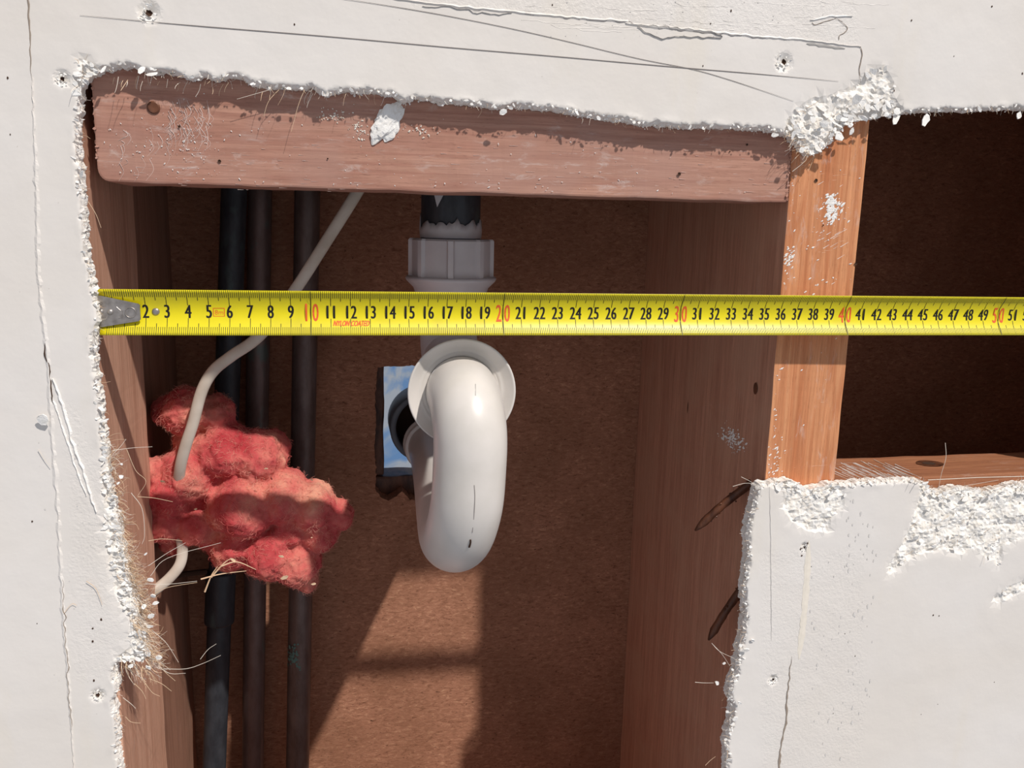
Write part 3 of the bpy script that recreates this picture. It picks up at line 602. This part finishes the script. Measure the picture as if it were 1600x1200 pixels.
# ---------------------------------------------------------------- back board with its cut-out
bh = [(P(a, b, YB).x, P(a, b, YB).z) for a, b in [(590,574),(640,571),(745,573),(745,775),(700,778),(662,776),(650,782),(640,781),(632,770),(628,768),(620,776),(606,782),(594,776),(586,764),(588,742),(585,700),(588,660),(586,620)]]
bh2 = []
for i in range(len(bh)):
    a = np.array(bh[i]); b = np.array(bh[(i+1) % len(bh)]); n = max(1, int(np.linalg.norm(b-a)/.2))
    for k_ in range(n):
        p = a+(b-a)*k_/n; bh2.append((float(p[0]+noise.noise(Vector((p[0]*5, p[1]*5, 0)))*.12), float(p[1]+noise.noise(Vector((p[0]*5, p[1]*5, 4)))*.12)))
NH = len(bh2); g1, g2 = grid(-14, 80, -55, 38, 2.0)
k = ~inside(g1, g2, bh2); k[k] = dist_poly(g1[k], g2[k], bh2) > .4; g1, g2 = g1[k], g2[k]
pts = [Vector(p) for p in bh2]+[Vector(p) for p in [(OX0, OZ0), (OX1, OZ0), (OX1, OZ1), (OX0, OZ1)]]+[Vector((a, b)) for a, b in zip(g1.tolist(), g2.tolist())]
rv, _, rf, ov, _, _ = delaunay_2d_cdt(pts, [(i, (i+1) % NH) for i in range(NH)]+[(NH+i, NH+(i+1) % 4) for i in range(4)], [], 0, 1e-5)
tri = [tuple(f) for f in rf]; cc_ = np.array([[sum(rv[i][k] for i in f)/3 for k in (0, 1)] for f in tri]); ok = ~inside(cc_[:, 0], cc_[:, 1], bh2); tri = [f for f, o_ in zip(tri, ok) if o_]
V = [(v.x, YB, v.y) for v in rv]; nv = len(V); V += [(v.x, YB+1.6, v.y) for v in rv]; idx = {}
for new, olds in enumerate(ov):
    for o_ in olds: idx[o_] = new
F = list(tri)+[(a+nv, c+nv, b+nv) for a, b, c in tri]+[(idx[i], idx[(i+1) % NH], idx[(i+1) % NH]+nv, idx[i]+nv) for i in range(NH)]
mk('wall_back', V, F, M['board'], kind='structure', label='brown fibreboard at the back of the cavity with a rough cut-out')
# what shows through the cut-out: blue sheet outside, dark backing pieces, grey drain socket
A, B_ = P(560, 540, 27), P(800, 760, 27); n = 14; V = []; F = []
for i in range(n+1):
    for j in range(n+1):
        x = A.x+(B_.x-A.x)*i/n; z = A.z+(B_.z-A.z)*j/n; V.append((x, 27+.5*noise.noise(Vector((x*.6, 0, z*.6)))+.35*abs(noise.noise(Vector((x*.9, 4, z*.9)))), z))
for i in range(n):
    for j in range(n): a = i*(n+1)+j; F.append((a, a+n+1, a+n+2, a+1))
mk('plastic_sheet', V, F, M['blue'], smooth=True, origin=(A.x, 27, B_.z), label='crumpled blue and white sheet seen through the cut-out behind the trap', cat='sheet')
q = P(600, 744, YB+1.7); timber('dark_block', q.x-3, q.x+12, YB+1.62, YB+4.3, q.z-6, q.z, M['rust'], .2, wob=.1, label='dark rough block behind the lower end of the board cut-out', cat='block')  # dark block backing the lower end of the cut-out
q2 = P(599, 560, YB+1.7); timber('dark_edge_backing', q2.x-3, q2.x, YB+1.62, YB+3.3, q.z+.1, q2.z+2, M['rust'], .15, wob=.12, label='dark strip added behind the left edge of the board cut-out', cat='strip')  # dark backing added to make the cut-out's left edge dark

# ---------------------------------------------------------------- plumbing
sc_ = P(666, 668, YB); r_o = 2.95
sk = thing('drain_socket', 'dark grey drain socket in the wall cut-out behind the white trap', 'pipe', (sc_.x, YB, sc_.z))
mk('socket_pipe', *lathe([(r_o-.5, 3.6), (r_o-.5, .1), (r_o-.42, 0), (r_o-.08, 0), (r_o, .1), (r_o, 3.6)], (sc_.x, YB-.1, sc_.z), (0, 1, 0)), M['grey'], sk, smooth=True)
mk('socket_shade_disc', *lathe([(r_o-.5, 3.2), (.05, 3.3)], (sc_.x, YB-.1, sc_.z), (0, 1, 0)), M['crack'], sk)  # dark disc stands in for the unlit inside of the socket

YV = 12.5
YF = .35; RP = 1.96
dc = P(722, 613, YF)                                        # centre of the white flange
vx_, vz_top = P(702, 455, YV).x, P(702, 455, YV).z
trap = thing('waste_trap', 'white plastic waste pipe curling forward through a round flange and back to the drain', 'pipe', (dc.x, YV, dc.z))
zt = P(704, 452, YV).z
xv = P(700, 545, YV).x; ze = dc.z
path = [(vx_+.02, YV, zt+1.0), (vx_+.02, YV, zt-1.5), (xv, YV, ze+3.2), (xv, YV-.2, ze+1.6), (xv, YV-1.1, ze+.5), (xv+.02, YV-2.4, ze+.05), (xv+(dc.x-xv)*.5, 6.3, ze), (dc.x, 2.4, dc.z), (dc.x, YF+.2, dc.z)]
mk('inlet_pipe', *sweep(catmull(path, 8), 1.94, 36), M['white2'], trap, smooth=True)
ro = 2.98
mk('flange', *lathe([(1.97, .9), (2.2, .75), (ro-.10, .14), (ro, 0), (ro+.01, -.09), (ro-.05, -.13), (ro-.13, -.07), (2.45, .20), (2.28, .28), (2.22, .27), (2.17, .34), (2.10, .33), (1.96, .40)], (dc.x, YF, dc.z), (0.0, 1, .0), 72), M['white'], trap, smooth=True)
RB = 2.15; xb = dc.x+.20
bend = [(dc.x, 1.6, dc.z), (dc.x, .75, dc.z)]+[(dc.x+(xb-dc.x)*k_/7, .3-RB*math.sin(k_*math.pi/14), dc.z-RB+RB*math.cos(k_*math.pi/14)) for k_ in range(8)]
pe = Vector(bend[-1]); pq = P(731, 782, -1.75)
bend += [tuple(pe+(pq-pe)*k_/4) for k_ in (1, 2, 3, 4)]+[ tuple(P(722, 822, -.9)), tuple(P(714, 840, .6)), tuple(P(706, 838, 2.8)),
        tuple(P(700, 815, 6.0)), tuple(P(694, 780, 9.8)), tuple(P(688, 745, 14.0)), tuple(P(680, 710, 18.6)), tuple(P(674, 692, 21.0)), tuple(P(672, 688, 23.2))]
cb = np.array(catmull(bend, 10)); dl = np.concatenate([[0], np.cumsum(np.linalg.norm(np.diff(cb, axis=0), axis=1))])
u_ = np.linspace(0, dl[-1], 130); cb = np.stack([np.interp(u_, dl, cb[:, k_]) for k_ in range(3)], 1)
for _ in range(14): cb[1:-1] = .5*cb[1:-1]+.25*(cb[:-2]+cb[2:])
mk('trap_bend', *sweep(cb, RP, 48), M['white'], trap, smooth=True)
d = (Vector(bend[-2])-Vector(bend[-3])).normalized(); mk('outlet_collar', *lathe([(1.95, -.6), (2.15, -.6), (2.24, -.45), (2.15, -.3), (2.08, -.25), (2.08, .15), (2.2, .2), (2.28, .35), (2.2, .5), (1.95, .5)], tuple(Vector(bend[-2])-d*.3), d, 40), M['white'], trap, smooth=True)
def on_bend(pxl, w, name, mat):
    """thin raised line lying on the front of the bend"""
    pl = []
    for (a, b) in pxl:
        best = None                                   # first hit of the pixel's ray with the tube surface
        for s in range(0, 400):
            p = P(a, b, -6.0+s*.02)
            if min((Vector(c)-p).length for c in cb[4:110]) < RP+.01: best = p; break
        if best: pl.append(best)
    if len(pl) > 1: mk(name, *sweep(catmull(pl, 4), w, 4), mat, trap)
on_bend([(743,600),(743,618)], .025, 'mould_seam', M['grey_line'])
on_bend([(741,758),(742,775),(741,800),(738,832)], .022, 'mould_seam', M['pencil'])
on_bend([(735,843),(735,848),(733,855)], .06, 'dirt_mark', M['crack'])
# threaded nut with eight ribs
zc0, zc1 = P(705, 436, YV).z, P(705, 373, YV).z; nx_ = P(705, 400, YV).x
nut = []; n = 160
for h in (zc0, zc0+.12, zc1-.12, zc1):
    for i in range(n):
        a = 2*math.pi*i/n; ph = ((a-math.radians(-97))/(math.pi/4)) % 1; ph = min(ph, 1-ph); rr = 2.88 if ph < .10 else 2.62+.02*math.cos(ph*6)
        if h in (zc0, zc1): rr -= .10
        nut.append((nx_+math.cos(a)*rr, YV+math.sin(a)*rr, h))
F = [(l*n+i, l*n+(i+1) % n, (l+1)*n+(i+1) % n, (l+1)*n+i) for l in range(3) for i in range(n)]+[tuple(range(3*n, 4*n)), tuple(range(n-1, -1, -1))]
mk('compression_nut', nut, F, M['white2'], trap)
mk('nut_collar', *lathe([(2.2, .35), (3.0, .3), (3.08, .15), (3.0, .0), (2.55, -.45), (2.45, -.75), (2.2, -1.1), (2.2, -2.2), (2.05, -2.3)], (nx_, YV, zc0-.1), (0, 0, 1)), M['white2'], trap, smooth=True)
# dark tailpipe above, with torn white wrap
ztp = P(702, 368, YV).z; tp = thing('tail_pipe', 'dark blue-black pipe end with torn pale wrap above the white nut', 'pipe', (nx_, YV, ztp))
mk('pipe_wall', *lathe([(1.9, -.1), (1.98, 0), (1.98, 14)], (nx_-.05, YV, zc1-.1), (0, 0, 1)), M['darkpipe'], tp, smooth=True)
V = []; F = []; n = 72
for i in range(n):
    a = 2*math.pi*i/n; top = 1.0+.55*noise.noise(Vector((math.cos(a)*2.2, math.sin(a)*2.2, 1)))+.5*noise.noise(Vector((math.cos(a)*6, math.sin(a)*6, 3)))
    for r, h in ((2.06, 0), (2.10, top*.5), (2.07, top), (2.0, top)): V.append((nx_-.05+math.cos(a)*r, YV+math.sin(a)*r, zc1+.05+h))
for i in range(n):
    j = (i+1) % n
    for l in range(3): F.append((i*4+l, j*4+l, j*4+l+1, i*4+l+1))
mk('torn_wrap', V, F, M['white2'], tp, smooth=True)
B = Bag(); q = P(686, 305, YV-2.1); B.add([q+Vector((-.55, 0, 1.0)), q+Vector((.8, .1, 1.0)), q+Vector((-.12, -.05, -.75)), q+Vector((-.55, .1, 1.0)), q+Vector((.8, .2, 1.0)), q+Vector((-.12, .05, -.75))], [(0, 2, 1), (3, 4, 5), (0, 3, 5, 2), (2, 5, 4, 1), (1, 4, 3, 0)]); B.mk('torn_tongue', M['white2'], tp)
mk('white_inner_pipe', *lathe([(1.6, 0), (1.7, 0)], (nx_, YV, zc1+.2), (0, 0, 1)), M['white2'], tp)

# riser pipes in the left corner
def riser(top, bot, Y, r, mat, label, name='copper_pipe', joints=()):
    a, b = P(*top, Y), P(*bot, Y); d = (a-b)/(a.z-b.z); A0 = b+d*(OZ0+.05-b.z); A1 = b+d*(OZ1-.05-b.z)
    T = thing(name, label, 'pipe', A0); N = 40; mk('pipe_wall', *sweep([A0+(A1-A0)*i/N for i in range(N+1)], r, 24), mat, T, smooth=True); T['group'] = 'riser pipes in the left corner'
    for (py, L, rr) in joints:
        px = top[0]+(bot[0]-top[0])*(py-top[1])/(bot[1]-top[1]); c = P(px, py, Y); dn = d.normalized()
        mk('pipe_coupling', *lathe([(r, -L/2-.1), (rr, -L/2), (rr+.02, -L/2+.15), (rr, 0), (rr+.02, L/2-.15), (rr, L/2), (r, L/2+.1)], c, dn, 28), mat, T, smooth=True)
    return T
pA = riser((365, 320), (335, 1190), 19.2, .90, M['darkpipe'], 'nearly black pipe nearest the left stud, with a thicker coupling under the pink wool', 'riser_pipe', [(932, 4.2, 1.10)])
pB = riser((406, 320), (395, 1190), 20.6, .86, M['pipeB'], 'middle brownish copper pipe of the three risers', 'riser_pipe')
pC = riser((480, 320), (465, 1190), 19.6, .92, M['pipeC'], 'tarnished grey-brown copper pipe with a green stain, farthest from the left stud', 'riser_pipe')
B = Bag(); c0 = P(466, 1018, 19.6)
for _ in range(90):
    a = math.radians(random.gauss(-100, 32)); z = c0.z+random.gauss(0, .55); s_ = rnd(.03, .13); R_ = .925; m_ = 6
    B.add([(c0.x+math.cos(a+math.cos(6.283*i/m_)*s_/R_)*R_, 19.6+math.sin(a+math.cos(6.283*i/m_)*s_/R_)*R_, z+math.sin(6.283*i/m_)*s_*rnd(.7, 1.4)) for i in range(m_)], [tuple(range(m_))])
B.mk('verdigris_stain', flat('verdigris', (.10, .19, .17), .8), pC, kind='stuff')
a, b = P(262, 902, 17), P(322, 893, 18.6); mk('pipe_clip', *sweep([a, (a+b)/2+Vector((0, 0, .05)), b], .22, 8), M['crack'], pA)

# ---------------------------------------------------------------- cable
cp = [(600,225,6.2),(560,297,6.6),(510,377,7.2),(455,462,7.8),(405,525,8.0),(362,556,8.1),(333,580,8.2),(315,612,8.2),(302,660,8.3),(289,700,8.5),(281,735,9.0),(278,780,10.2),(281,830,10.6),(285,858,10.4),(281,882,10.2),(266,902,10.0),(245,920,9.6),(225,934,8.8)]
cab = [P(*p) for p in cp]; cc2 = catmull(cab, 7)
co = mk('electrical_cable', *sweep(cc2, .3, 14, flat=(.35, .22)), M['cable'], smooth=True, origin=cab[0], label='off-white flat cable hanging past the tape into the pink wool', cat='cable')

# ---------------------------------------------------------------- pink glass wool
blobs = [(288,642,40,11.5),(335,648,33,12.5),(258,640,24,12),(350,705,50,12),(402,715,46,12),(300,738,52,11.8),(264,770,40,11),(258,815,34,11.2),(308,812,42,12),(378,785,58,11.4),(440,775,44,11.2),(488,792,40,11.2),(528,803,24,11.5),
         (368,845,44,12),(420,858,48,11.8),(462,872,42,11.8),(478,904,22,12),(498,830,34,11.6),(425,700,28,13),(240,735,24,11),(240,790,24,11),(300,690,34,12.5),(270,845,24,12),(330,830,30,12),(455,820,40,12.2)]
bm = bmesh.new()
for (a, b, r, Y) in blobs:
    c = P(a, b, Y); s = (P(a+r, b, Y)-c).length; mt = Matrix.Translation(c) @ Matrix.Diagonal((s, s*1.35, s, 1)); bmesh.ops.create_icosphere(bm, subdivisions=3, radius=1.0, matrix=mt)
cw = P(380, 780, 12); bmesh.ops.translate(bm, verts=bm.verts, vec=-cw); bmesh.ops.scale(bm, verts=bm.verts, vec=(CM, CM, CM))
me = bpy.data.meshes.new('tmp'); bm.to_mesh(me); bm.free(); tmp = bpy.data.objects.new('tmp', me); COL.objects.link(tmp)
md = tmp.modifiers.new('r', 'REMESH'); md.mode = 'VOXEL'; md.voxel_size = .0011
md = tmp.modifiers.new('s', 'SMOOTH'); md.iterations = 5; md.factor = .8
for sz, st in ((.016, .006), (.007, .0035), (.0025, .0013)):
    tx = bpy.data.textures.new('clouds', 'CLOUDS'); tx.noise_scale = sz; tx.noise_depth = 2; md = tmp.modifiers.new('d', 'DISPLACE'); md.texture = tx; md.strength = st; md.mid_level = .52; md.texture_coords = 'LOCAL'
dg = bpy.context.evaluated_depsgraph_get(); wm = bpy.data.meshes.new_from_object(tmp.evaluated_get(dg)); bpy.data.objects.remove(tmp)
wool = thing('insulation_wad', 'pink glass wool wad stuffed around the pipes in the left corner', 'insulation', cw)
wm.materials.clear(); wm.materials.append(M['pink']); wm.polygons.foreach_set('use_smooth', [True]*len(wm.polygons))
wo = bpy.data.objects.new('wool_body', wm); COL.objects.link(wo); wo.parent = wool
wv = np.array([v.co[:] for v in wm.vertices])/CM+np.array(cw); wn = np.array([v.normal[:] for v in wm.vertices])
B = Bag(); L_ = Bag()
for i in RNG.choice(len(wv), 9000):
    p = Vector(wv[i]); nrm = Vector(wn[i])
    if nrm.y > .45 or p.x < XS+.1: continue
    t_ = nrm.cross(Vector((rnd(-1, 1), rnd(-1, 1), rnd(-1, 1)))).normalized(); h = rnd(.02, .20); L = rnd(.2, .6); c = nrm.cross(t_)*rnd(-.2, .2)
    pts_ = [p-nrm*.04, p+t_*L*.35+nrm*h*.7+c*.6, p+t_*L*.75+nrm*h*rnd(.3, 1.1)+c]
    if all(a.x > XS+.02 for a in pts_): hair(B, pts_, .009, .005, 3, 2)
B.mk('wool_fibres', M['wool_fibre'], wool, kind='stuff')
for (a, b, s) in [(445,902,.32),(318,895,.0),(365,875,.22),(490,912,.18),(416,732,.12),(487,749,.12),(254,752,.15),(440,869,.2),(306,795,.12),(487,840,.08)]:
    if s: flake(L_, P(a, b, 8.2), s, s*.45, rnd(-.5, .5), rnd(-.5, .5), .05, 6)
for pl in [[(330,902),(350,880),(362,872)], [(314,905),(345,897),(385,892)], [(320,925),(330,900),(340,885)], [(345,885),(370,878),(400,890)]]:
    hair(L_, [P(a, b, 9.0) for a, b in pl], .06, .02, 5, 5)
L_.mk('trapped_debris', M['fibre'], wool, kind='stuff')

# ---------------------------------------------------------------- tape measure
def tY(t): return -0.2-0.02*t
HW = 1.13
def curl(z, t): return -(0.52*min(1, .80+t*.03))*(abs(z)/HW)**1.9+.12
T = thing('tape_measure', 'yellow steel tape measure blade stretched across both openings', 'tape measure', (0, tY(0), 0))
TX0, TX1 = -0.12, 62.0
def blade_pt(t, z, off=0.0): return (t, tY(t)+curl(z, t)-off, z)
nt, nz = 130, 14; V = []; F = []
for s in (0, .022):
    for i in range(nt+1):
        for j in range(nz+1): V.append(blade_pt(TX0+(TX1-TX0)*i/nt, -HW+2*HW*j/nz, -s))
o2 = (nt+1)*(nz+1)
for i in range(nt):
    for j in range(nz):
        a = i*(nz+1)+j; F.append((a, a+nz+1, a+nz+2, a+1)); F.append((a+o2, a+1+o2, a+nz+2+o2, a+nz+1+o2))
for i in range(nt):
    for j in (0, nz): a = i*(nz+1)+j; F.append((a, a+nz+1, a+nz+1+o2, a+o2) if j else (a, a+o2, a+nz+1+o2, a+nz+1))
for j in range(nz):
    a = j; F.append((a, a+1, a+1+o2, a+o2))
mk('blade', V, F, M['tape'], T, smooth=True)
G = Bag(); RT = Bag()
def tick(t, z0, z1, w, bag):
    n = 3; v = []
    for k_ in range(n+1):
        z = z0+(z1-z0)*k_/n; v += [blade_pt(t-w/2, z, .006), blade_pt(t+w/2, z, .006)]
    bag.add(v, [(2*k_, 2*k_+1, 2*k_+3, 2*k_+2) for k_ in range(n)])
for mm in range(2, 600):
    t_ = mm/10; cmk = mm % 10 == 0; h = mm % 5 == 0
    ln = (.80 if cmk else .55 if h else .38); w = .030 if (cmk or h) else .026
    if mm % 100 == 0:
        tick(t_, -HW+.01, HW-.01, .045, G); continue
    tick(t_, HW-.01-ln, HW-.01, w, G); tick(t_, -HW+.01, -HW+.01+ln, w, G)
G.mk('graduations', M['black'], T, label='black millimetre ticks')
def text_mesh(s):
    cu = bpy.data.curves.new('txt', 'FONT'); cu.body = s; cu.resolution_u = 3; cu.size = 1; ob = bpy.data.objects.new('txt', cu); COL.objects.link(ob)
    dg = bpy.context.evaluated_depsgraph_get(); dg.update(); me = bpy.data.meshes.new_from_object(ob.evaluated_get(dg)); bpy.data.objects.remove(ob)
    v = np.array([x.co[:2] for x in me.vertices]); f = [tuple(p.vertices) for p in me.polygons]; bpy.data.meshes.remove(me)
    v[:, 0] -= v[:, 0].min(); v[:, 1] -= v[:, 1].min(); return v/v[:, 1].max(), f
glyph = {d: text_mesh(d) for d in '0123456789'}
def put(bag, s, tc, zc, h, wd, gap, bold=.0, off=.008, lay=None):
    n = len(s); xs = [tc+(k_-(n-1)/2)*gap for k_ in range(n)]
    for ch, x in zip(s, xs):
        v, f = glyph[ch]; w0 = glyph['0'][0][:, 0].max(); ww = wd; x += (w0-v[:, 0].max())/w0*wd/2
        for dx in (-bold, bold) if bold else (0,):
            bag.add([blade_pt(x+dx+(a/w0-.5)*ww, zc+(b-.5)*h, off+(dx > 0)*.001) for a, b in v], f)
NB_, NR_ = Bag(), Bag()
for c_ in range(2, 60):
    B = Bag()
    if c_ % 10 == 0: put(B, str(c_), c_+.0, 0.0, .90, .28, .46, .014); B.mk('numeral', M['red'], T, label='larger red numeral reading %d' % c_)
    else: put(B, str(c_), c_+(.0), 0.02, .66, .27, .335, .022); B.mk('numeral', M['black'], T)
def word(s, t0, t1, zc, h, mat, name, slant=0.0, fit=True):
    v, f = text_mesh(s); w0 = v[:, 0].max(); B = Bag(); [B.add([blade_pt(t0+(t1-t0)*a/w0+slant*(b-.5)*h+dx, zc+(b-.5)*h, .009+abs(dx)*.05) for a, b in v], f) for dx in ((-.018, 0, .018) if len(s) > 3 else (0,))]; B.mk(name, mat, T)
word('NYLON COATED', 11.15, 12.95, -.55, .27, M['orange'], 'coating_words', .25)
word('8m', 5.28, 5.68, -.02, .24, M['orange'], 'length_mark')
B = Bag()
for (a, b, c_, d_) in [(5.2, 5.76, .17, .20), (5.2, 5.76, -.23, -.20), (5.2, 5.23, -.23, .2), (5.73, 5.76, -.23, .2)]:
    B.add([blade_pt(a, c_, .009), blade_pt(b, c_, .009), blade_pt(b, d_, .009), blade_pt(a, d_, .009)], [(0, 1, 2, 3)])
B.mk('length_mark_box', M['orange'], T)
# end hook: tapered plate riveted on the blade, bent at its end
hk = [(-.15, .80), (.0, .80), (1.72, .42), (1.80, .36), (1.80, -.36), (1.72, -.44), (.0, -.74), (-.15, -.74)]
def hpt(x, z, o): return (x, tY(x)-.11-o, z)
V = [hpt(x, z, .09) for x, z in hk]+[hpt(x, z, 0) for x, z in hk]; n = len(hk); F = [tuple(range(n-1, -1, -1)), tuple(range(n, 2*n))]+[(i, (i+1) % n, (i+1) % n+n, i+n) for i in range(n)]
hook = mk('end_hook', V, F, M['steel'], T, label='bare steel end hook')
V = [hpt(-.15, z, .09) for z in (.8, -.74)]+[hpt(-.15, z, -.6) for z in (-.74, .8)]; V += [(x-.09, y, z) for x, y, z in V]; mk('hook_lip', V, [(0, 1, 2, 3), (7, 6, 5, 4), (0, 4, 5, 1), (1, 5, 6, 2), (2, 6, 7, 3), (3, 7, 4, 0)], M['steel'], hook)
c0 = hpt(1.35, -.02, .09); mk('embossed_letter', *sweep([(c0[0]+math.cos(6.283*i/20)*.25, c0[1]-.005, c0[2]+math.sin(6.283*i/20)*.25) for i in range(21)], .028, 6, cap=False), M['steel'], hook, smooth=True)
c0 = hpt(.88, -.02, .09); mk('embossed_letter', *sweep([(c0[0]-.16, c0[1], c0[2]+.28), (c0[0]+.02, c0[1], c0[2]+.1), (c0[0]+.02, c0[1], c0[2]-.22)], .025, 6), M['steel'], hook)
mk('embossed_letter', *sweep([(c0[0]-.1, c0[1], c0[2]-.25), (c0[0]+.09, c0[1], c0[2]-.25), (c0[0]+.09, c0[1], c0[2]+.1)], .025, 6), M['steel'], hook)
for x, z, r in [(.42, 0.0, .14), (.0, .02, .12)]:
    c0 = hpt(x, z, .09); mk('rivet', *lathe([(r, 0), (r*.85, .04), (r*.4, .065), (0, .07)], c0, (0, -1, 0), 20), M['steel'], hook, smooth=True)
c0 = blade_pt(2.47, .0, 0); mk('rivet', *lathe([(.19, 0), (.17, .05), (.1, .085), (0, .09)], c0, (0, -1, 0), 20), M['steel'], T, smooth=True)
